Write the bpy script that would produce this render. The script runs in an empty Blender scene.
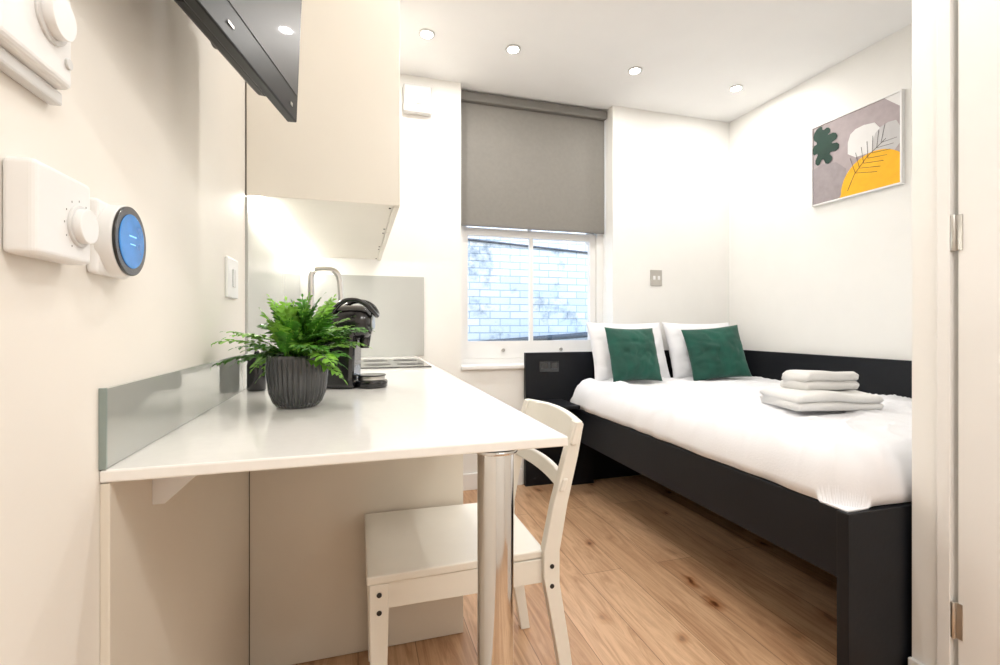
import bpy, bmesh, math, random
from mathutils import Vector, Matrix, noise, Euler
random.seed(7)
S = bpy.context.scene
COL = S.collection

# ------------------------------------------------------------------ materials
def M(name, col, rough=0.5, metal=0.0, var=0.03, scale=6.0, bump=0.0, bscale=80, coat=0.0, spec=0.5, sheen=0.0, emit=None, estr=0):
    m = bpy.data.materials.new(name); m.use_nodes = True
    nt = m.node_tree; N = nt.nodes; L = nt.links
    b = N['Principled BSDF']
    b.inputs['Roughness'].default_value = rough
    b.inputs['Metallic'].default_value = metal
    b.inputs['Coat Weight'].default_value = coat
    b.inputs['Specular IOR Level'].default_value = spec
    b.inputs['Sheen Weight'].default_value = sheen
    tc = N.new('ShaderNodeTexCoord')
    nz = N.new('ShaderNodeTexNoise'); nz.inputs['Scale'].default_value = scale; nz.inputs['Detail'].default_value = 3
    L.new(tc.outputs['Object'], nz.inputs['Vector'])
    cr = N.new('ShaderNodeValToRGB')
    lo = [max(0, c*(1-var)) for c in col]; hi = [min(1, c*(1+var)) for c in col]
    cr.color_ramp.elements[0].position = .3; cr.color_ramp.elements[1].position = .7
    cr.color_ramp.elements[0].color = (*lo, 1); cr.color_ramp.elements[1].color = (*hi, 1)
    L.new(nz.outputs['Fac'], cr.inputs['Fac']); L.new(cr.outputs['Color'], b.inputs['Base Color'])
    if bump > 0:
        n2 = N.new('ShaderNodeTexNoise'); n2.inputs['Scale'].default_value = bscale; n2.inputs['Detail'].default_value = 4
        L.new(tc.outputs['Object'], n2.inputs['Vector'])
        bp = N.new('ShaderNodeBump'); bp.inputs['Strength'].default_value = bump; bp.inputs['Distance'].default_value = 0.004
        L.new(n2.outputs['Fac'], bp.inputs['Height']); L.new(bp.outputs['Normal'], b.inputs['Normal'])
    if emit:
        b.inputs['Emission Color'].default_value = (*emit, 1); b.inputs['Emission Strength'].default_value = estr
    return m

wall_m = M('wall_paint', (.87,.86,.83), .6, var=.01, bump=.04)
wallL_m = M('wall_paint_side', (.83,.79,.725), .55, var=.01, bump=.04)
ceil_m = M('ceiling_paint', (.90,.90,.895), .7, var=.008)
trim_m = M('trim_gloss', (.86,.85,.83), .3, var=.01)
cab_m = M('cabinet_cream', (.77,.71,.61), .3, var=.01)
cabu_m = M('cabinet_upper', (.79,.745,.665), .28, var=.01)
count_m = M('quartz_white', (.89,.87,.83), .14, var=.015, scale=60, coat=.2)
black_m = M('bed_black', (.006,.007,.010), .5, var=.15, bump=.08, bscale=60, spec=.3)
white_f = M('linen_white', (.82,.82,.845), .85, var=.01, bump=.12, bscale=120, sheen=.05)
towel_m = M('towel_white', (.82,.81,.79), .95, var=.02, bump=.6, bscale=260, sheen=.1)
green_m = M('velvet_green', (.001,.068,.045), .75, var=.3, scale=9, bump=.2, bscale=90, sheen=.15)
chair_m = M('chair_paint', (.86,.83,.75), .32, var=.02)
chrome_m = M('chrome', (.70,.69,.67), .10, 1.0, var=.02)
steel_m = M('brushed_steel', (.55,.53,.50), .3, 1.0, var=.05)
plast_m = M('white_plastic', (.85,.85,.84), .35, var=.01)
plast2_m = M('alarm_plastic', (.62,.61,.60), .35, var=.01)
dial_m = M('dial_plastic', (.70,.70,.69), .35, var=.01)
bkpl_m = M('black_plastic', (.006,.006,.007), .2, var=.2, coat=.4)
tvscr_m = M('tv_screen', (.035,.034,.033), .4, var=.1, coat=.15)
tvbz_m = M('tv_bezel', (.004,.004,.005), .35, var=.1, spec=.3)
blue_m = M('display_blue', (.02,.10,.25), .2, var=.5, scale=30, emit=(.01,.17,.48), estr=.75)
blind_m = M('blind_fabric', (.215,.203,.183), .85, var=.03, scale=40, bump=.06, bscale=300)
hob_m = M('hob_glass', (.01,.01,.012), .06, var=.1, coat=1)
leaf_m = M('leaf_green', (.055,.20,.015), .5, var=.55, scale=22, spec=.3)
leaf2_m = M('leaf_green_light', (.18,.40,.04), .5, var=.4, scale=22, spec=.3)
soil_m = M('soil', (.03,.02,.012), .95, var=.4, scale=60, bump=1)
pot_m = M('smoked_ribbed_ceramic', (.028,.030,.032), .14, var=.1, coat=.7)
splash_m = M('splashback', (.46,.465,.44), .14, var=.01, coat=.5)
glassup_m = M('upstand_glass', (.42,.43,.40), .05, var=.02, coat=1)
glassedge_m = M('upstand_edge', (.24,.29,.27), .1, var=.1)
hole_m = M('dark_screw', (.02,.018,.015), .5, var=.1)
seam_m = M('seam_dark', (.10,.08,.06), .8, var=.1)
em_m = M('downlight_lamp', (1,1,1), .5, emit=(1,.95,.86), estr=30)
led_m = M('led_strip', (1,1,1), .5, emit=(1,.97,.90), estr=30)
a_bg = M('art_lilac', (.42,.36,.37), .7, var=.05, scale=30)
a_wh = M('art_white', (.78,.77,.76), .7, var=.02)
a_gr = M('art_grey', (.33,.29,.30), .7, var=.08, scale=30)
a_ye = M('art_yellow', (.90,.46,.01), .7, var=.05, scale=30)
a_gn = M('art_green', (.006,.04,.025), .7, var=.2)
a_bk = M('art_ink', (.05,.045,.04), .7, var=.1)

def floor_material():
    m = bpy.data.materials.new('oak_planks'); m.use_nodes = True
    nt = m.node_tree; N = nt.nodes; L = nt.links; b = N['Principled BSDF']
    tc = N.new('ShaderNodeTexCoord')
    mp = N.new('ShaderNodeMapping'); mp.inputs['Rotation'].default_value = (0,0,math.pi/2)
    L.new(tc.outputs['Object'], mp.inputs['Vector'])
    br = N.new('ShaderNodeTexBrick'); br.inputs['Scale'].default_value = 1
    br.inputs['Brick Width'].default_value = 1.9; br.inputs['Row Height'].default_value = .19
    br.inputs['Mortar Size'].default_value = .0013; br.inputs['Mortar Smooth'].default_value = .3
    br.inputs['Color1'].default_value = (.50,.30,.17,1); br.inputs['Color2'].default_value = (.68,.455,.285,1)
    br.inputs['Mortar'].default_value = (.20,.11,.06,1); br.offset = .37
    L.new(mp.outputs['Vector'], br.inputs['Vector'])
    mg = N.new('ShaderNodeMapping'); mg.inputs['Scale'].default_value = (13,1.1,1)
    L.new(tc.outputs['Object'], mg.inputs['Vector'])
    g = N.new('ShaderNodeTexNoise'); g.inputs['Scale'].default_value = 1.5; g.inputs['Detail'].default_value = 9; g.inputs['Roughness'].default_value = .64; g.inputs['Distortion'].default_value = 2.6
    L.new(mg.outputs['Vector'], g.inputs['Vector'])
    cr = N.new('ShaderNodeValToRGB'); cr.color_ramp.elements[0].position = .31; cr.color_ramp.elements[0].color = (.62,.51,.43,1)
    cr.color_ramp.elements[1].position = .60; cr.color_ramp.elements[1].color = (1.06,1.05,1.03,1)
    L.new(g.outputs['Fac'], cr.inputs['Fac'])
    mx = N.new('ShaderNodeMixRGB'); mx.blend_type = 'MULTIPLY'; mx.inputs['Fac'].default_value = .9
    L.new(br.outputs['Color'], mx.inputs['Color1']); L.new(cr.outputs['Color'], mx.inputs['Color2'])
    nd = N.new('ShaderNodeTexNoise'); nd.inputs['Scale'].default_value = 9; nd.inputs['Detail'].default_value = 3
    L.new(tc.outputs['Object'], nd.inputs['Vector'])
    va = N.new('ShaderNodeVectorMath'); va.operation = 'MULTIPLY_ADD'; va.inputs[1].default_value = (.07,.14,0)
    L.new(nd.outputs['Color'], va.inputs[0]); L.new(tc.outputs['Object'], va.inputs[2])
    mk = N.new('ShaderNodeMapping'); mk.inputs['Scale'].default_value = (5.0,3.0,1)
    L.new(va.outputs[0], mk.inputs['Vector'])
    v = N.new('ShaderNodeTexVoronoi'); v.inputs['Scale'].default_value = 1.0; v.voronoi_dimensions = '2D'
    L.new(mk.outputs['Vector'], v.inputs['Vector'])
    kr = N.new('ShaderNodeValToRGB'); kr.color_ramp.elements[0].position = .03; kr.color_ramp.elements[0].color = (.22,.12,.07,1)
    kr.color_ramp.elements[1].position = .18; kr.color_ramp.elements[1].color = (1,1,1,1)
    e2 = kr.color_ramp.elements.new(.07); e2.color = (.66,.50,.38,1)
    L.new(v.outputs['Distance'], kr.inputs['Fac'])
    sx = N.new('ShaderNodeSeparateColor'); L.new(v.outputs['Color'], sx.inputs[0])
    gt = N.new('ShaderNodeMapRange'); gt.inputs['From Min'].default_value = .25; gt.inputs['From Max'].default_value = .9
    L.new(sx.outputs[0], gt.inputs['Value'])
    m2 = N.new('ShaderNodeMixRGB'); m2.blend_type = 'MULTIPLY'
    L.new(gt.outputs['Result'], m2.inputs['Fac'])
    L.new(mx.outputs['Color'], m2.inputs['Color1']); L.new(kr.outputs['Color'], m2.inputs['Color2'])
    L.new(m2.outputs['Color'], b.inputs['Base Color'])
    b.inputs['Roughness'].default_value = .36
    bp = N.new('ShaderNodeBump'); bp.inputs['Strength'].default_value = .1; bp.inputs['Distance'].default_value = .003
    L.new(g.outputs['Fac'], bp.inputs['Height']); L.new(bp.outputs['Normal'], b.inputs['Normal'])
    return m
floor_m = floor_material()

def brick_material():
    m = bpy.data.materials.new('painted_brick'); m.use_nodes = True
    nt = m.node_tree; N = nt.nodes; L = nt.links; b = N['Principled BSDF']
    tc = N.new('ShaderNodeTexCoord')
    sp = N.new('ShaderNodeSeparateXYZ'); cb = N.new('ShaderNodeCombineXYZ')
    L.new(tc.outputs['Object'], sp.inputs[0]); L.new(sp.outputs['X'], cb.inputs['X']); L.new(sp.outputs['Z'], cb.inputs['Y'])
    br = N.new('ShaderNodeTexBrick'); br.inputs['Scale'].default_value = 1
    br.inputs['Brick Width'].default_value = .23; br.inputs['Row Height'].default_value = .078; br.inputs['Mortar Size'].default_value = .007
    br.inputs['Mortar Smooth'].default_value = .6
    br.inputs['Color1'].default_value = (.74,.85,.92,1); br.inputs['Color2'].default_value = (.94,.95,.95,1); br.inputs['Mortar'].default_value = (.48,.60,.70,1)  # blue shadow on the white-painted wall is put into these colours
    L.new(cb.outputs[0], br.inputs['Vector'])
    nz = N.new('ShaderNodeTexNoise'); nz.inputs['Scale'].default_value = 1.9; nz.inputs['Detail'].default_value = 10; nz.inputs['Roughness'].default_value = .72
    L.new(cb.outputs[0], nz.inputs['Vector'])
    cr = N.new('ShaderNodeValToRGB'); cr.color_ramp.elements[0].position = .34; cr.color_ramp.elements[0].color = (.22,.30,.36,1)
    cr.color_ramp.elements[1].position = .46; cr.color_ramp.elements[1].color = (1,1,1,1)
    L.new(nz.outputs['Fac'], cr.inputs['Fac'])
    mx = N.new('ShaderNodeMixRGB'); mx.blend_type = 'MULTIPLY'; mx.inputs['Fac'].default_value = .85
    L.new(br.outputs['Color'], mx.inputs['Color1']); L.new(cr.outputs['Color'], mx.inputs['Color2'])
    L.new(mx.outputs['Color'], b.inputs['Base Color']); b.inputs['Roughness'].default_value = .8
    bp = N.new('ShaderNodeBump'); bp.inputs['Strength'].default_value = .6; bp.inputs['Distance'].default_value = .01
    L.new(br.outputs['Fac'], bp.inputs['Height']); bp.invert = True; L.new(bp.outputs['Normal'], b.inputs['Normal'])
    return m
brick_m = brick_material()

def glass_material():
    m = bpy.data.materials.new('window_glass'); m.use_nodes = True
    nt = m.node_tree; N = nt.nodes; L = nt.links
    N.remove(N['Principled BSDF'])
    t = N.new('ShaderNodeBsdfTransparent'); g = N.new('ShaderNodeBsdfGlossy'); g.inputs['Roughness'].default_value = .02
    mx = N.new('ShaderNodeMixShader'); mx.inputs[0].default_value = .06
    L.new(t.outputs[0], mx.inputs[1]); L.new(g.outputs[0], mx.inputs[2]); L.new(mx.outputs[0], N['Material Output'].inputs[0])
    return m
glass_m = glass_material()

# ------------------------------------------------------------------ helpers
def root(name, loc=(0,0,0), rot=(0,0,0)):
    e = bpy.data.objects.new(name, None); e.empty_display_size = .1
    e.location = loc; e.rotation_euler = rot; COL.objects.link(e); return e

def finish(bm, name, mat, parent=None, smooth=False, bevel=0, seg=2, sub=0):
    bmesh.ops.recalc_face_normals(bm, faces=bm.faces[:])
    me = bpy.data.meshes.new(name); bm.to_mesh(me); bm.free()
    mats = mat if isinstance(mat, (list,tuple)) else [mat]
    for mm in mats: me.materials.append(mm)
    if smooth:
        for p in me.polygons: p.use_smooth = True
    o = bpy.data.objects.new(name, me); COL.objects.link(o)
    if parent: o.parent = parent
    if bevel > 0:
        md = o.modifiers.new('bevel','BEVEL'); md.width = bevel; md.segments = seg; md.limit_method = 'ANGLE'
    if sub:
        md = o.modifiers.new('sub','SUBSURF'); md.levels = sub; md.render_levels = sub
    return o

def box(name, x0,x1,y0,y1,z0,z1, mat, parent=None, bevel=.0015, seg=2):
    bm = bmesh.new()
    vs = [bm.verts.new((x,y,z)) for x in (x0,x1) for y in (y0,y1) for z in (z0,z1)]
    for f in ((0,1,3,2),(4,6,7,5),(0,4,5,1),(2,3,7,6),(0,2,6,4),(1,5,7,3)): bm.faces.new([vs[i] for i in f])
    return finish(bm, name, mat, parent, bevel=bevel, seg=seg)

def boxes(name, lst, mat, parent=None, bevel=.0015):
    bm = bmesh.new()
    for (x0,x1,y0,y1,z0,z1) in lst:
        vs = [bm.verts.new((x,y,z)) for x in (x0,x1) for y in (y0,y1) for z in (z0,z1)]
        for f in ((0,1,3,2),(4,6,7,5),(0,4,5,1),(2,3,7,6),(0,2,6,4),(1,5,7,3)): bm.faces.new([vs[i] for i in f])
    return finish(bm, name, mat, parent, bevel=bevel)

def cyl(name, c, r, h, mat, parent=None, axis='Z', seg=40, r2=None, bevel=0.001, smooth=True):
    bm = bmesh.new()
    bmesh.ops.create_cone(bm, cap_ends=True, segments=seg, radius1=r, radius2=r if r2 is None else r2, depth=h)
    R = {'Z':Matrix.Identity(4),'X':Matrix.Rotation(math.pi/2,4,'Y'),'Y':Matrix.Rotation(-math.pi/2,4,'X')}[axis]
    bmesh.ops.transform(bm, matrix=Matrix.Translation(c) @ R, verts=bm.verts[:])
    o = finish(bm, name, mat, parent, smooth=smooth, bevel=bevel)
    if smooth:
        for p in o.data.polygons: p.use_smooth = len(p.vertices) == 4
    return o

def lathe(name, prof, c, mat, parent=None, seg=64, rib=0, ribn=30, axis='Z'):
    bm = bmesh.new(); rings = []
    for (r,z,k) in prof:
        ring = []
        for i in range(seg):
            a = 2*math.pi*i/seg
            rr = r + k*rib*(abs(math.cos(a*ribn/2))-.5)
            if axis=='Z': co_=(c[0]+rr*math.cos(a), c[1]+rr*math.sin(a), c[2]+z)
            else: co_=(c[0]+z, c[1]+rr*math.cos(a), c[2]+rr*math.sin(a))
            ring.append(bm.verts.new(co_))
        rings.append(ring)
    for a,b in zip(rings, rings[1:]):
        for i in range(seg): bm.faces.new((a[i],a[(i+1)%seg],b[(i+1)%seg],b[i]))
    bm.faces.new(rings[0][::-1]); bm.faces.new(rings[-1])
    return finish(bm, name, mat, parent, smooth=True)

def extr(name, pts, axis, a0, a1, mat, parent=None, bevel=.001, smooth=False):
    bm = bmesh.new()
    def P(p,a):
        return {'X':(a,p[0],p[1]),'Y':(p[0],a,p[1]),'Z':(p[0],p[1],a)}[axis]
    A = [bm.verts.new(P(p,a0)) for p in pts]; B = [bm.verts.new(P(p,a1)) for p in pts]
    n = len(pts); bm.faces.new(A); bm.faces.new(B[::-1])
    for i in range(n): bm.faces.new((A[i],A[(i+1)%n],B[(i+1)%n],B[i]))
    o = finish(bm, name, mat, parent, bevel=bevel)
    if smooth:
        for p in o.data.polygons: p.use_smooth = len(p.vertices) == 4
    return o

def tube(name, pts, r, mat, parent=None, res=8, cyclic=False):
    cu = bpy.data.curves.new(name,'CURVE'); cu.dimensions = '3D'; cu.bevel_depth = r; cu.bevel_resolution = res; cu.use_fill_caps = True
    sp = cu.splines.new('NURBS'); sp.points.add(len(pts)-1)
    for i,p in enumerate(pts): sp.points[i].co = (*p,1)
    sp.use_endpoint_u = True; sp.order_u = 3; sp.use_cyclic_u = cyclic; sp.resolution_u = 10
    cu.materials.append(mat)
    o = bpy.data.objects.new(name, cu); COL.objects.link(o)
    dg = bpy.context.evaluated_depsgraph_get(); me = bpy.data.meshes.new_from_object(o.evaluated_get(dg))
    bpy.data.objects.remove(o)
    for p in me.polygons: p.use_smooth = True
    o = bpy.data.objects.new(name, me); COL.objects.link(o)
    if parent: o.parent = parent
    return o

# ------------------------------------------------------------------ room shell
XL, XR, YF, YB, ZC = -.341, 2.83, 3.10, -1.8, 2.71
box('floor', XL-.1, XR+.1, YB-.1, YF+.4, -.1, 0, floor_m, bevel=0)
box('ceiling', XL-.1, XR+.1, YB-.1, YF+.4, ZC, ZC+.1, ceil_m, bevel=0)
box('wall_left', XL-.1, XL, YB-.1, YF+.4, 0, ZC, wallL_m, bevel=0)
box('wall_right', XR, XR+.1, YB-.1, YF+.4, 0, ZC, wall_m, bevel=0)
box('wall_back', XL, XR, YB-.1, YB, 0, ZC, wall_m, bevel=0)
WX0, WX1, WZ0 = .656, 1.79, .80
boxes('wall_front', [(XL,WX0,YF,YF+.38,0,ZC),(WX1,XR,YF,YF+.38,0,ZC),(WX0,WX1,YF,YF+.38,0,WZ0)], wall_m, bevel=0)
PX, PY = 1.60, .918
box('wall_partition', PX, XR, PY, 1.017, 0, ZC, wall_m, bevel=.001)
boxes('baseboard_partition', [(PX-.014,PX,PY-.003,1.02,0,.10)], trim_m, bevel=.003)
boxes('baseboard_front', [(.42,1.085,YF-.014,YF,0,.11)], trim_m, bevel=.003)
boxes('baseboard_left', [(XL,XL+.014,YB,.77,0,.11)], trim_m, bevel=.003)
dr = root('door_1')
box('leaf', PX+.004, PX+.044, .12, PY-.014, .006, 2.06, trim_m, dr, bevel=.002)
for i,z in enumerate((.275,1.358)):
    cyl('hinge_%d'%i, (PX-.003,PY-.007,z), .006, .10, steel_m, dr, seg=16)
    box('hinge_plate_%d'%i, PX+.001,PX+.0035,PY-.026,PY-.010,z-.05,z+.05, steel_m, dr)
cyl('handle_rose', (PX-.002,.18,1.0), .026,.01, steel_m, dr, axis='X')
tube('handle_lever', [(PX,.18,1.0),(PX-.045,.18,1.0),(PX-.05,.19,1.0),(PX-.05,.30,1.0)], .009, steel_m, dr)
boxes('trim_1', [(PX-.008,PX,PY-.002,PY+.030,.10,ZC)], trim_m, bevel=.002)

# window
w = root('window_1')
FY = 3.27
e_ = .0015
boxes('frame', [(WX0,WX0+.05,FY-.02,FY+.09,WZ0,ZC),(WX1-.05,WX1,FY-.02,FY+.09,WZ0,ZC),(WX0+.05,WX1-.05,FY-.018,FY+.088,ZC-.05,ZC),(WX0+.05,WX1-.05,FY-.018,FY+.088,WZ0,WZ0+.06)], trim_m, w, bevel=0)
a,b = WX0+.05, WX1-.05
boxes('sash_lower', [(a+e_,a+.035,FY,FY+.035,.861,1.789),(b-.05,b-e_,FY,FY+.035,.861,1.789),(a+.035,b-.05,FY+.002,FY+.033,.861,.985),(a+.035,b-.05,FY+.002,FY+.033,1.735,1.789),(1.205,1.233,FY+.004,FY+.031,.985,1.735)], trim_m, w, bevel=0)
boxes('sash_upper', [(a+e_,a+.035,FY+.04,FY+.075,1.72,2.659),(b-.05,b-e_,FY+.04,FY+.075,1.72,2.659),(a+.035,b-.05,FY+.042,FY+.073,1.74,1.79),(a+.035,b-.05,FY+.042,FY+.073,2.6,2.659),(1.205,1.233,FY+.044,FY+.071,1.79,2.6)], trim_m, w, bevel=0)
box('glass_lower', a+.03,b-.04,FY+.016,FY+.019,.97,1.75, glass_m, w, bevel=0)
box('glass_upper', a+.03,b-.04,FY+.056,FY+.059,1.77,2.62, glass_m, w, bevel=0)
box('sill_board', WX0+.001, WX1-.001, YF-.025, FY-.021, WZ0+.0005, WZ0+.028, trim_m, w, bevel=.006)
cyl('sash_lift', (1.0,FY-.008,.92), .012,.016, steel_m, w, axis='Y')
cyl('sash_lift_b', (1.45,FY-.008,.92), .012,.016, steel_m, w, axis='Y')

bl = root('roller_blind')
box('fabric', WX0+.012, WX1-.012, 3.206, 3.209, 1.80, 2.64, blind_m, bl, bevel=0)
box('bottom_bar', WX0+.012, WX1-.012, 3.203, 3.213, 1.785, 1.806, M('blind_bar',(.18,.17,.155),.5), bl, bevel=.004)
box('cassette', WX0+.006, WX1-.006, 3.165, 3.235, 2.635, 2.70, M('blind_cassette',(.18,.17,.155),.4), bl, bevel=.012)
tube('chain', [(WX1-.02,3.18,2.63),(WX1-.018,3.178,1.9),(WX1-.018,3.178,1.35)], .002, plast_m, bl, res=2)

# exterior
ext = root('exterior_brick_wall')
box('bricks', -3, 6, 5.0, 5.2, -2, 2.9, brick_m, ext, bevel=0)
box('coping', -3, 6, 4.95, 5.25, 2.9, 2.98, M('coping_stone',(.35,.37,.38),.9,var=.2), ext)
tube('drain_pipe', [(.2,4.93,.82),(1.8,4.93,.95),(3.2,4.93,1.03)], .03, M('pipe_dark',(.08,.1,.12),.6), ext)
tube('cable', [(.6,4.98,2.05),(1.8,4.98,1.98),(3.2,4.98,1.90)], .012, M('cable_dark',(.08,.1,.12),.6), ext)

# ------------------------------------------------------------------ kitchen
k = root('kitchen_counter')
CX, CY0, CT = .362, .782, .90
box('worktop', XL, CX, CY0, YF, CT-.018, CT, count_m, k, bevel=.003)
CAB = 1.663
box('unit_end_panel', XL, CX-.002, CAB, CAB+.018, 0.002, CT-.019, cab_m, k, bevel=.001)
box('unit_carcass', XL, CX-.045, CAB+.019, YF, .10, CT-.02, cab_m, k)
box('plinth', XL, CX-.09, CAB+.019, YF, .0, .099, cab_m, k)
for i in range(3):
    y0 = CAB+.02+i*.47
    box('unit_door_%d'%i, CX-.044, CX-.024, y0, y0+.466, .11, CT-.04, cab_m, k, bevel=.002)
box('wall_cladding', XL, XL+.012, CY0+.002, CAB-.003, 0.002, CT-.019, cab_m, k)
box('corner_seam', XL+.012, XL+.014, CAB-.003, CAB-.0005, 0.002, CT-.019, seam_m, k, bevel=0)
cyl('support_leg', (.236,.818,.441), .0325, .880, chrome_m, k, seg=64)
cyl('leg_flange', (.236,.818,.878), .040, .006, chrome_m, k, seg=48)
cyl('leg_foot', (.236,.818,.006), .042, .012, chrome_m, k, seg=48)
extr('wall_bracket', [(XL+.012,.881),(XL+.012,.80),(XL+.03,.80),(XL+.10,.865),(XL+.10,.881)], 'Y', .925,.945, plast_m, k)
box('upstand_glass', XL, XL+.008, CY0+.003, CAB-.004, CT+.001, CT+.112, glassup_m, k, bevel=.0005)
box('upstand_edge', XL, XL+.009, CY0-.001, CY0+.003, CT+.001, CT+.113, glassedge_m, k, bevel=.0005)
box('splashback_side', XL, XL+.008, CAB, YF-.008, CT+.001, 1.505, splash_m, k, bevel=.0005)
box('splashback_end', XL, .41, YF-.008, YF, CT+.001, 1.41, splash_m, k, bevel=.0005)

u = root('wall_cabinets')
UX, UZ = .138, 1.51
box('end_panel', XL+.004, UX+.0, CAB, CAB+.018, UZ, ZC-.003, cabu_m, u, bevel=.0015)
box('carcass', XL+.001, UX-.022, CAB+.019, YF-.001, UZ+.004, ZC-.003, cabu_m, u)
for i in range(3):
    y0 = CAB+.02+i*.475
    box('door_panel_%d'%i, UX-.02, UX, y0, y0+.465, UZ-.002, ZC-.01, cabu_m, u, bevel=.002)
    for j in (0,1):
        cyl('hinge_pin_%d_%d'%(i,j), (UX-.03, y0+.04+j*.38, UZ+.003), .004, .004, hole_m, u, seg=12)
box('wall_gap', XL+.001, XL+.0035, CAB+.001, CAB+.018, UZ, ZC-.003, seam_m, u, bevel=0)
box('led_profile', XL+.010, XL+.040, CAB+.03, YF-.03, UZ-.012, UZ+.003, led_m, u, bevel=0)

h = root('induction_hob')
box('glass', .0, .335, 2.25, 2.80, CT+.0005, CT+.006, hob_m, h, bevel=.002)
for i,(x,y) in enumerate(((.09,2.4),(.09,2.66),(.25,2.4),(.25,2.66))):
    cyl('zone_%d'%i, (x,y,CT+.0063), .065,.0006, tvscr_m, h, bevel=0)
t = root('kitchen_tap')
tx,ty = -.19,2.15
cyl('base', (tx,ty,CT+.02), .026,.04, chrome_m, t)
tube('spout', [(tx,ty,CT+.03),(tx,ty,CT+.36),(tx,ty,CT+.43),(tx+.05,ty,CT+.44),(tx+.11,ty,CT+.43),(tx+.12,ty,CT+.34),(tx+.12,ty,CT+.30)], .012, chrome_m, t)
tube('lever', [(tx,ty-.02,CT+.06),(tx,ty-.06,CT+.075),(tx+.01,ty-.10,CT+.11)], .007, chrome_m, t)

# ------------------------------------------------------------------ wall devices
sw = root('light_switch')
box('plate', XL, XL+.008, 1.425,1.54, 1.175,1.285, plast_m, sw, bevel=.003)
box('rocker', XL+.008, XL+.012, 1.47,1.495, 1.205,1.255, dial_m, sw, bevel=.002)

th = root('heating_thermostat')
box('body', XL, XL+.029, .594,.700, 1.172,1.270, plast_m, th, bevel=.006, seg=4)
cyl('dial_ring', (XL+.030,.672,1.215), .0240,.004, dial_m, th, axis='X', seg=48)
cyl('dial', (XL+.035,.672,1.215), .020,.010, plast_m, th, axis='X', seg=48)
for i in range(9):
    an = math.radians(0+i*30)
    yy, zz = .672+.029*math.cos(an), 1.215+.029*math.sin(an)
    if yy < .696: box('tick_%d'%i, XL+.029, XL+.0293, yy-.0004,yy+.0004, zz-.001,zz+.001, seam_m, th, bevel=0)

sm = root('smart_thermostat')
box('back_plate', XL, XL+.014, .748,.842, 1.168,1.268, plast_m, sm, bevel=.006, seg=4)
cyl('body', (XL+.020,.794,1.218), .0495,.020, plast_m, sm, axis='X', seg=64)
cyl('bezel', (XL+.032,.794,1.218), .0485,.004, bkpl_m, sm, axis='X', seg=64)
cyl('display', (XL+.0345,.794,1.218), .038,.0015, blue_m, sm, axis='X', seg=48)
boxes('display_text', [(XL+.0353,XL+.0356,.783,.805,1.224,1.226),(XL+.0353,XL+.0356,.786,.802,1.213,1.2145)], M('display_text',(.1,.3,.5),.3,emit=(.3,.7,1),estr=1.0), sm, bevel=0)

t3 = root('heating_programmer')
box('body', XL, XL+.026, .545,.668, 1.368,1.475, plast_m, t3, bevel=.008, seg=4)
box('lower_lip', XL, XL+.014, .55,.672, 1.352,1.368, dial_m, t3, bevel=.003)
cyl('dial_ring', (XL+.027,.625,1.430), .028,.004, dial_m, t3, axis='X', seg=48)
cyl('dial', (XL+.033,.625,1.430), .022,.012, plast_m, t3, axis='X', seg=48)
cyl('button', (XL+.027,.655,1.395), .006,.004, dial_m, t3, axis='X', seg=24)

ab = root('alarm_panel')
box('housing', .275,.455, YF-.05,YF, 2.455,2.635, plast2_m, ab, bevel=.012, seg=4)
cyl('sounder', (.365,YF-.053,2.56), .05,.006, dial_m, ab, axis='Y', seg=48)
cyl('indicator', (.365,YF-.057,2.56), .018,.004, plast_m, ab, axis='Y', seg=32)

s2 = root('wall_socket')
box('plate', 2.105,2.205, YF-.008,YF, 1.395,1.515, steel_m, s2, bevel=.003)
boxes('rockers', [(2.125,2.145,YF-.012,YF-.008,1.44,1.47),(2.165,2.185,YF-.012,YF-.008,1.44,1.47)], plast_m, s2)

# ------------------------------------------------------------------ TV
tv = root('wall_mounted_television', (-.139,1.22,1.580), (0, math.radians(2.4), math.radians(-12.0)))
box('bezel', -.022,0, -.64,0, 0,.41, tvbz_m, tv, bevel=.003)
box('screen', 0,.0012, -.628,-.012, .060,.398, tvscr_m, tv, bevel=0)
extr('rear_housing', [(-.022,.002),(-.038,.004),(-.055,.02),(-.055,.28),(-.022,.36)], 'Y', -.42,-.12, tvbz_m, tv, bevel=.003)
box('logo', 0.0012,.0022, -.34,-.32, .024,.029, steel_m, tv, bevel=0)
box('sensor', 0.0005,.0022, -.05,-.038, .022,.029, steel_m, tv, bevel=0)
box('arm', -.120,-.0555, -.30,-.24, .17,.23, steel_m, tv)
tube('cable', [(-.050,-.20,.10),(-.105,-.16,.06),(-.135,-.14,.12),(-.125,-.18,.20),(-.09,-.22,.16)], .004, bkpl_m, tv, res=3)
tube('cable_b', [(-.050,-.24,.14),(-.11,-.22,.13),(-.14,-.18,.17),(-.13,-.14,.26)], .004, bkpl_m, tv, res=3)

# ------------------------------------------------------------------ bed
bed = root('bed')
BX0, BY0, BT = 1.372, 1.03, .55
box('headboard', 1.093, XR-.002, 3.045, 3.083, 0, .91, black_m, bed, bevel=.002)
box('side_board', XR-.034, XR-.002, BY0+.036, 3.044, .02, .91, black_m, bed, bevel=.002)
box('footboard', BX0-.01, XR-.002, BY0, BY0+.036, 0, BT, black_m, bed, bevel=.002)
box('side_rail', BX0, BX0+.03, BY0+.0365, 3.044, .345, BT, black_m, bed, bevel=.002)
box('slat_base', BX0+.031, XR-.035, BY0+.037, 3.043, .36, .385, black_m, bed)
box('head_leg', BX0-.0, BX0+.20, 2.98, 3.04, 0, .344, black_m, bed)
box('mid_leg', 2.05, 2.11, 2.0, 2.06, 0, .36, black_m, bed)
boxes('socket_plate', [(1.19,1.335,3.039,3.045,.775,.85)], bkpl_m, bed, bevel=.002)
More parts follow.
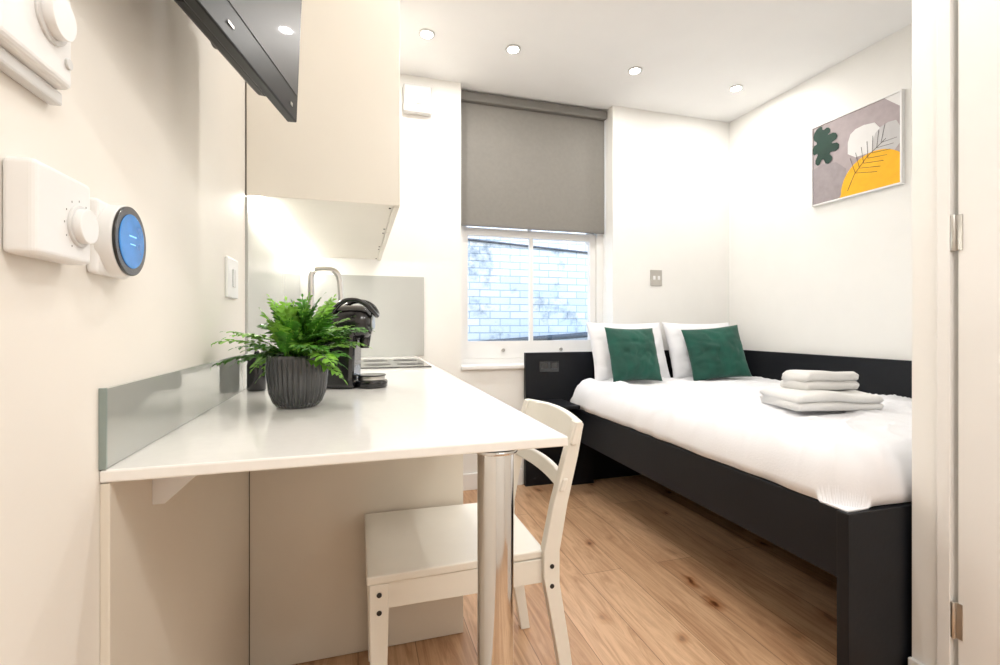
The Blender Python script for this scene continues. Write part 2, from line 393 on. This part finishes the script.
boxes('socket_keys', [(1.205,1.25,3.035,3.039,.80,.84),(1.275,1.32,3.035,3.039,.80,.84)], tvscr_m, bed, bevel=.001)
ns = root('bedside_shelf')
boxes('box', [(1.14,BX0-.012,2.76,3.043,.565,.585),(1.14,BX0-.012,2.76,3.043,.44,.458),(1.14,1.158,2.76,3.043,.458,.565),(1.158,BX0-.012,3.02,3.043,.458,.565)], black_m, ns, bevel=.002)
box('mattress', BX0+.034, XR-.04, BY0+.045, 3.035, .386, .60, white_f, bed, bevel=.03, seg=4)

def duvet():
    x0,x1,y0,y1 = BX0+.004, XR-.036, BY0+.012, 2.93
    nx,ny = 140,190
    bm = bmesh.new(); g = []
    for j in range(ny+1):
        row = []
        for i in range(nx+1):
            uu = (i/nx)**1.4; vv = (j/ny)**1.4
            x = x0+(x1-x0)*uu; y = y0+(y1-y0)*vv
            dx = x-x0; dy = y-y0; de = y1-y; r = .11
            def prof(d):
                q = min(1,max(0,d/r)); return math.sqrt(max(0,1-(1-q)**2.4))
            if dx<r and dy<r:
                q = math.hypot(r-dx,r-dy); e = prof(max(0,r-q))
            else: e = min(prof(dx),prof(dy))
            e = min(e, .35+.65*prof(de*2.2)); e = min(e, .82+.18*prof((x1-x)*1.2))
            p = Vector((x,y,0))
            n = noise.fractal(p*2.6, 1.0, 2.0, 3)*.016
            wr = (1-abs(noise.noise(Vector((x*3.1+5,y*1.7,1)))) )**8 * .020
            w2 = (1-abs(noise.noise(Vector((x*5+y*4,y*2.2-x*3,7)))) )**9 * .014
            w3 = (1-abs(noise.noise(Vector((x*4-y*6,y*3+x*2,12)))) )**9 * .009
            fold = noise.noise(Vector((x*.8,y*7,3)))
            edgew = fold*.020*(1-e)
            z = .556 + e*(.156 + n + wr + w2 + w3) 
            xx = x + edgew
            yy = y + (1-e)*noise.noise(Vector((x*7,1,4)))*.008
            row.append(bm.verts.new((xx,yy,z)))
        g.append(row)
    for j in range(ny):
        for i in range(nx): bm.faces.new((g[j][i],g[j][i+1],g[j+1][i+1],g[j+1][i]))
    o = finish(bm,'duvet',white_f,bed,smooth=True)
    md = o.modifiers.new('solid','SOLIDIFY'); md.thickness = .006; md.offset = -1
    return o
dv = duvet()

def pillow(name, w, hh, t, mat, loc, rot, seed=0, pinch=.06, n=36):
    bm = bmesh.new()
    for s in (1,-1):
        g = []
        for j in range(n+1):
            row = []
            for i in range(n+1):
                u_ = -1+2*i/n; v_ = -1+2*j/n
                e = max(0,(1-abs(u_)**2.6)*(1-abs(v_)**2.6))**.55
                sx = 1 - pinch*(1-v_**2)*abs(u_)**3
                sy = 1 - pinch*(1-u_**2)*abs(v_)**3
                p = Vector((u_*1.6+seed,v_*1.6,s*.7))
                nn = noise.fractal(p*1.5,1,2,3)*.14
                cr = (1-abs(noise.noise(Vector((u_*2+seed*3,v_*2.5,s)))))**7*.18
                row.append(bm.verts.new((u_*w/2*sx, v_*hh/2*sy, s*t/2*e*(1+nn-cr*.8))))
            g.append(row)
        for j in range(n):
            for i in range(n):
                q = (g[j][i],g[j][i+1],g[j+1][i+1],g[j+1][i])
                bm.faces.new(q if s==1 else q[::-1])
    bmesh.ops.remove_doubles(bm, verts=bm.verts[:], dist=.0004)
    o = finish(bm,name,mat,None,smooth=True)
    o.location = loc; o.rotation_euler = rot
    return o
R = math.radians
pillow('white_pillow', .60,.43,.17, white_f, (1.815,2.925,.915), (R(72),0,0), 1)
pillow('white_pillow', .60,.43,.17, white_f, (2.43,2.925,.915), (R(72),0,0), 5)
pillow('green_velvet_cushion', .38,.37,.13, green_m, (1.745,2.755,.907), (R(72),R(1),R(3)), 9)
pillow('green_velvet_cushion', .41,.38,.14, green_m, (2.385,2.735,.907), (R(70),R(-5),R(-14)), 13)

tw = root('folded_towels')
def towel(name, w,d,hh, loc, rz, layers, seed):
    bm = bmesh.new()
    pts = []; n = 10
    lh = hh/layers
    for l in range(layers):
        for i in range(n+1):
            a = -math.pi/2+math.pi*i/n
            pts.append((-d/2+lh/2-math.cos(a)*lh/2, l*lh+lh/2+math.sin(a)*lh/2*.98))
    for l in range(layers-1,-1,-1):
        for i in range(n+1):
            a = math.pi/2-math.pi*i/n
            pts.append((d/2-lh/2+math.cos(a)*lh/2, l*lh+lh/2+math.sin(a)*lh/2*.98))
    K = 20; rings = []
    for kx in range(K+1):
        tt = kx/K; x = -w/2+w*tt; ring = []
        ed = min(1, min(tt,1-tt)*K/2.0); sc = .80+.20*math.sqrt(max(0,1-(1-ed)**2))
        for (y,z) in pts:
            nz = noise.noise(Vector((x*7+seed,y*7,z*10)))*.010
            zz = (z-hh*.35)*sc+hh*.35 if z>hh*.35 else z
            ring.append(bm.verts.new((x+(noise.noise(Vector((y*9,z*60,seed)))*.008 if kx in (0,K) else 0), y*(.97+.03*sc)+nz, max(.0,zz*(1+noise.noise(Vector((x*6,y*6,seed)))*.28)))))
        rings.append(ring)
    m = len(pts)
    for a_,b_ in zip(rings,rings[1:]):
        for i in range(m): bm.faces.new((a_[i],a_[(i+1)%m],b_[(i+1)%m],b_[i]))
    bm.faces.new(rings[0]); bm.faces.new(rings[-1][::-1])
    o = finish(bm,name,towel_m,tw,smooth=True); o.location = loc; o.rotation_euler = (0,0,rz)
towel('bath_towel', .37,.28,.076, (2.01,1.66,.730), R(-14), 2, 2)
towel('hand_towel', .27,.16,.082, (2.055,1.69,.804), R(-8), 2, 8)

# ------------------------------------------------------------------ painting
pt = root('framed_wall_art')
Y0,Y1,Z0,Z1 = 1.832,2.365,1.864,2.372
fx = XR
boxes('frame', [(fx-.025,fx,Y0,Y0+.008,Z0,Z1),(fx-.025,fx,Y1-.008,Y1,Z0,Z1),(fx-.0245,fx,Y0+.008,Y1-.008,Z0,Z0+.008),(fx-.0245,fx,Y0+.008,Y1-.008,Z1-.008,Z1)], plast_m, pt, bevel=0)
box('canvas', fx-.018,fx-.002,Y0+.008,Y1-.008,Z0+.008,Z1-.008, a_bg, pt, bevel=0)
def art(name, uv, mat, lvl):
    x = fx-.018-.0006*lvl
    P = [(Y1-.009-(Y1-Y0-.018)*a_, Z0+.009+(Z1-Z0-.018)*b_) for a_,b_ in uv]
    extr(name, P, 'X', x-.0004, x, mat, pt, bevel=0)
def smoothpoly(pts, it=2):
    for _ in range(it):
        q=[]
        for i in range(len(pts)):
            a_=pts[i]; b_=pts[(i+1)%len(pts)]
            q.append((a_[0]*.75+b_[0]*.25,a_[1]*.75+b_[1]*.25)); q.append((a_[0]*.25+b_[0]*.75,a_[1]*.25+b_[1]*.75))
        pts=q
    return pts
art('shape_grey', [(0,0),(0,.46),(.14,.50),(.30,.46),(.42,.34),(.40,.0)], a_gr, 1)
art('shape_grey_top', [(.84,1),(1,1),(1,.84)], a_wh, 1)
art('shape_white_top', smoothpoly([(.44,.44),(.44,.72),(.56,.80),(.80,.76),(.80,.44)],1), a_wh, 2)
art('shape_grey_right', smoothpoly([(.72,.36),(.72,.62),(.84,.72),(1.0,.70),(1.0,.36)],1), M('art_pale_grey',(.56,.55,.55),.7), 3)
ye=[(.74+.38*math.cos(a_), .04+.40*math.sin(a_)) for a_ in [math.pi*i/30 for i in range(31)]]
ye=[(min(1,x_),y_) for x_,y_ in ye]; ye=[p_ for i_,p_ in enumerate(ye) if i_==0 or p_!=ye[i_-1]]
ye=ye+[(.345,0),(1,0)]
art('shape_yellow', ye, a_ye, 4)
lf = [(.03,.96),(.12,1.0),(.13,.92),(.20,.95),(.24,.88),(.18,.84),(.29,.85),(.33,.76),(.22,.72),(.34,.70),(.33,.60),(.20,.62),(.27,.52),(.18,.46),(.13,.58),(.08,.48),(.02,.54),(.08,.66),(0,.64),(0,.76),(.07,.78),(0,.86)]
art('leaf_silhouette', smoothpoly(lf,1), a_gn, 5)
def stroke(a_,b_,wd,i):
    a_=Vector(a_); b_=Vector(b_); d=(b_-a_).normalized(); nn=Vector((-d.y,d.x))*wd
    art('palm_line_%d'%i, [tuple(a_-nn),tuple(b_-nn),tuple(b_+nn),tuple(a_+nn)], a_bk, 6)
stem=[(.44,.06),(.52,.24),(.66,.40),(.86,.54)]
c_=0
for a_,b_ in zip(stem,stem[1:]): stroke(a_,b_,.0028,c_); c_+=1
for i in range(7):
    tt=i/6; bx=.53+.28*tt; by=.25+.26*tt
    stroke((bx,by),(bx+.24-.08*tt,by-.06+.06*tt),.0022,c_); c_+=1
    stroke((bx,by),(bx-.06+.10*tt,by+.20),.0022,c_); c_+=1

# ------------------------------------------------------------------ chair
ch = root('dining_chair')
SX0,SX1,SY0,SY1,SZ = .02,.50,1.228,1.650,.470
bm = bmesh.new()
nx,ny=16,12; G=[]
for j in range(ny+1):
    row=[]
    for i in range(nx+1):
        u_=i/nx; v_=j/ny
        x=SX0+(SX1-SX0)*u_
        ins=.012*u_
        y = SY0+ins+(SY1-SY0-2*ins)*v_
        z=SZ-.010*math.sin(math.pi*v_)*math.sin(math.pi*min(1,u_*1.05))
        row.append((x,y,z))
    G.append(row)
T=[[bm.verts.new(p) for p in r] for r in G]; Bt=[[bm.verts.new((p[0],p[1],SZ-.022)) for p in r] for r in G]
for j in range(ny):
    for i in range(nx):
        bm.faces.new((T[j][i],T[j][i+1],T[j+1][i+1],T[j+1][i])); bm.faces.new((Bt[j][i],Bt[j+1][i],Bt[j+1][i+1],Bt[j][i+1]))
for i in range(nx):
    bm.faces.new((T[0][i],Bt[0][i],Bt[0][i+1],T[0][i+1])); bm.faces.new((T[ny][i],T[ny][i+1],Bt[ny][i+1],Bt[ny][i]))
for j in range(ny):
    bm.faces.new((T[j][0],T[j+1][0],Bt[j+1][0],Bt[j][0])); bm.faces.new((T[j][nx],Bt[j][nx],Bt[j+1][nx],T[j+1][nx]))
finish(bm,'seat',chair_m,ch,bevel=.004)
for i,y in enumerate((SY0+.004,SY1-.044)):
    extr('front_leg_%d'%i, [(SX0+.006,SZ-.023),(SX0+.056,SZ-.023),(SX0+.046,0),(SX0+.012,0)], 'Y', y, y+.034, chair_m, ch, bevel=.003)
for i,y in enumerate((SY0-.006,SY1-.030)):
    outl=[(.565,0),(.530,.20),(.492,.40),(.492,.47),(.520,.60),(.556,.73),(.586,.828)]
    outr=[(.614,.821),(.596,.73),(.564,.60),(.540,.47),(.540,.38),(.570,.20),(.598,0)]
    extr('rear_post_%d'%i, outl+outr, 'Y', y, y+.030, chair_m, ch, bevel=.003)
box('apron_near', SX0+.05,.495, SY0+.010,SY0+.030, SZ-.090,SZ-.024, chair_m, ch)
box('apron_far', SX0+.05,.495, SY1-.036,SY1-.016, SZ-.090,SZ-.024, chair_m, ch)
box('apron_front', SX0+.018,SX0+.038, SY0+.038,SY1-.044, SZ-.085,SZ-.024, chair_m, ch)
box('apron_back', .500,.520, SY0+.024,SY1-.030, SZ-.085,SZ-.024, chair_m, ch)
def rail(name, xb, z0, z1, lean, bow, th=.020):
    bm=bmesh.new(); n=14; R_=[]
    for j in range(n+1):
        v_=j/n; y=SY0-.012+(SY1-SY0+.015)*v_; off=bow*math.sin(math.pi*v_)
        up=.008*math.sin(math.pi*v_)
        R_.append([bm.verts.new(q) for q in ((xb+off,y,z0),(xb+off+lean,y,z1+up),(xb+off+lean+th,y,z1+up),(xb+off+th,y,z0))])
    for a_,b_ in zip(R_,R_[1:]):
        for i in range(4): bm.faces.new((a_[i],a_[(i+1)%4],b_[(i+1)%4],b_[i]))
    bm.faces.new(R_[0]); bm.faces.new(R_[-1][::-1])
    finish(bm,name,chair_m,ch,bevel=.004)
rail('top_rail', .570,.762,.828,.018,.024)
rail('mid_slat', .536,.635,.670,.012,.022,.016)
for i,(x,z) in enumerate(((SX0+.031,SZ-.050),(SX0+.031,SZ-.095),(.516,.43),(.516,.375))):
    cyl('bolt_%d'%i, (x,(SY0+.003 if i<2 else SY0-.0065),z), .0065,.003, hole_m, ch, axis='Y', seg=20)

# ------------------------------------------------------------------ plant
pl = root('potted_fern')
pc = (-.142,1.262,CT+.001)
prof = [(.044,0,0),(.048,.002,0),(.054,.012,1),(.063,.035,1),(.067,.07,1),(.0685,.100,1),(.069,.118,.4),(.069,.126,0),(.0665,.127,0),(.065,.118,0),(.063,.100,0)]
lathe('ribbed_pot', prof, pc, pot_m, pl, seg=180, rib=.006, ribn=36)
cyl('soil', (pc[0],pc[1],pc[2]+.108), .0625,.012, soil_m, pl)
bm = bmesh.new()
def leaflet(base, d, up, ln, wd, mi):
    side = d.cross(up).normalized()*wd
    p0=base; p1=base+d*ln*.35+side+up*.002; p2=base+d*ln*.75+side*.7; p3=base+d*ln-up*ln*.15; p4=base+d*ln*.75-side*.7; p5=base+d*ln*.35-side+up*.002
    vs=[bm.verts.new(p) for p in (p0,p1,p2,p3,p4,p5)]
    f=bm.faces.new(vs); f.material_index=mi
for f_ in range(70):
    az = random.uniform(0,2*math.pi); el = random.uniform(.32,1.45)
    ln = random.uniform(.12,.195)*(1.0 if el<1.0 else .95)
    st = Vector((pc[0]+random.uniform(-.03,.03),pc[1]+random.uniform(-.03,.03),pc[2]+.112))
    d = Vector((math.cos(az)*math.cos(el),math.sin(az)*math.cos(el),math.sin(el)))
    p = st.copy(); n=14; stepl=ln/n; pts=[p.copy()]; dirs=[]
    droop = random.uniform(.05,.10)*(1 if el<1 else .6)
    for i in range(n):
        d = (d+Vector((0,0,-droop))).normalized(); p=p+d*stepl; pts.append(p.copy()); dirs.append(d.copy())
    mi = 0 if random.random()<.45 else 1
    for i in range(n):
        d=dirs[i]; side=d.cross(Vector((0,0,1))).normalized(); up=side.cross(d).normalized()
        wv=side*.0012
        vs=[bm.verts.new(q) for q in (pts[i]-wv,pts[i]+wv,pts[i+1]+wv,pts[i+1]-wv)]; bm.faces.new(vs).material_index=mi
        if i>=3:
            tt=(i-3)/(n-3); L_=.027*math.sin(math.pi*(.15+.80*tt))**.8+.006
            for sg in (-1,1):
                dd=(side*sg*.85+d*.55+up*random.uniform(-.1,.3)).normalized()
                leaflet(pts[i],dd,up,L_*random.uniform(.8,1.15),L_*.20+.0013,mi)
    leaflet(pts[-1],dirs[-1],Vector((0,0,1)),.018,.003,mi)
for v in bm.verts:
    if v.co.x < XL+.012: v.co.x = XL+.012
    if v.co.z < CT+.01: v.co.z = CT+.01
me = bpy.data.meshes.new('fronds'); bm.to_mesh(me); bm.free(); me.materials.append(leaf_m); me.materials.append(leaf2_m)
o = bpy.data.objects.new('fronds',me); COL.objects.link(o); o.parent = pl

# ------------------------------------------------------------------ coffee machine
cm = root('coffee_machine', (-.016,1.60,CT+.001), (0,0,R(-14)))
extr('body', [(-.085,0),(-.095,.04),(-.10,.12),(-.095,.20),(-.070,.225),(.0,.225),(.022,.19),(.018,.165),(.014,.03),(.02,0)], 'Y', -.055,.055, bkpl_m, cm, bevel=.014)
lathe('brew_head', [(.030,-.100,0),(.046,-.090,0),(.055,-.06,0),(.057,0,0),(.055,.035,0),(.048,.052,0),(.034,.060,0),(.010,.064,0)], (0,0,.205), bkpl_m, cm, seg=48, axis='X')
cyl('drip_base', (.060,0,.011), .050,.022, bkpl_m, cm, seg=48, bevel=.003)
cyl('drip_grid', (.060,0,.030), .043,.012, steel_m, cm, seg=48)
cyl('cup_stand', (.060,0,.038), .045,.004, bkpl_m, cm, seg=48)
cyl('spout', (.038,0,.145), .014,.04, bkpl_m, cm, r2=.020)
tube('lever_handle', [(-.055,-.045,.235),(-.03,-.046,.270),(.01,-.046,.280),(.05,-.044,.268),(.072,-.03,.240),(.078,0,.225),(.072,.03,.240),(.05,.044,.268),(.01,.046,.280),(-.03,.046,.270),(-.055,.045,.235)], .0075, bkpl_m, cm)
cyl('head_badge', (.0645,0,.205), .022,.004, steel_m, cm, axis='X')
cyl('water_tank', (-.105,.0,.11), .045,.20, bkpl_m, cm, seg=48, bevel=.006)

cn = root('black_canister')
lathe('jar', [(.024,0,0),(.027,.003,0),(.027,.08,0),(.025,.085,0),(.025,.09,0),(.028,.092,0),(.028,.105,0),(.024,.109,0)], (-.296,1.60,CT+.001), bkpl_m, cn)
lathe('knob', [(.006,0,0),(.008,.006,0),(.006,.012,0)], (-.296,1.60,CT+.110), bkpl_m, cn, seg=24)

# ------------------------------------------------------------------ lights
def lamp(name, kind, loc, power, col=(1,.972,.935), size=.1, rot=(0,0,0), **kw):
    l = bpy.data.lights.new(name, kind); l.energy = power; l.color = col
    if kind=='AREA':
        l.size = size; l.shape = kw.get('shape','DISK')
        if 'sy' in kw: l.shape='RECTANGLE'; l.size_y = kw['sy']
    o = bpy.data.objects.new(name,l); o.location = loc; o.rotation_euler = rot; COL.objects.link(o)
    if kw.get('parent'): o.parent = kw['parent']
    return o
spots = [(.364,2.63),(.866,2.63),(1.676,2.63),(2.457,2.63),(.40,1.25),(1.15,1.25),(.40,-.3),(1.8,-.3),(2.4,-.3),(1.0,-1.3)]
for i,(x,y) in enumerate(spots):
    r_ = root('ceiling_downlight')
    lathe('ring', [(.034,0,0),(.042,0,0),(.045,.003,0),(.045,.006,0)], (x,y,ZC-.0065), dial_m, r_, seg=40)
    cyl('lamp', (x,y,ZC-.0075), .032,.002, em_m, r_, bevel=0)
    lamp('beam','AREA',(x,y,ZC-.012), 6.2 if y>2 else 7.0, size=.06, parent=r_)
l = lamp('led_light','AREA',(XL+.028,(CAB+YF)/2,UZ-.014), 2.2, (1,.97,.91), size=.02, sy=1.35, parent=u)
cp = root('added_fill_panel')  # added fill light with a casing, unseen behind the camera, softens the room lighting
box('housing', .35,1.35,-.95,-.15,ZC-.03,ZC, plast_m, cp, bevel=.004)
lamp('fill_lamp','AREA',(.85,-.55,ZC-.035), 25, (1,.985,.96), size=.9, sy=.7, parent=cp)

wd = bpy.data.worlds.new('sky'); S.world = wd; wd.use_nodes = True
nt = wd.node_tree; bg = nt.nodes['Background']
sk = nt.nodes.new('ShaderNodeTexSky'); sk.sky_type='NISHITA'; sk.sun_disc=False; sk.sun_elevation=R(35); sk.sun_rotation=R(200); sk.air_density=1.0
nt.links.new(sk.outputs[0], bg.inputs[0]); bg.inputs[1].default_value = .85

# ------------------------------------------------------------------ camera
cd = bpy.data.cameras.new('camera'); co = bpy.data.objects.new('camera',cd); COL.objects.link(co)
cd.sensor_width = 36; cd.lens = 475*36/1000; cd.clip_start = .02
cd.shift_y = -.0075
co.location = (0,0,1.10); co.rotation_euler = (R(90),0,R(-16.64))
S.camera = co
S.view_settings.view_transform = 'Standard'
S.view_settings.look = 'None'
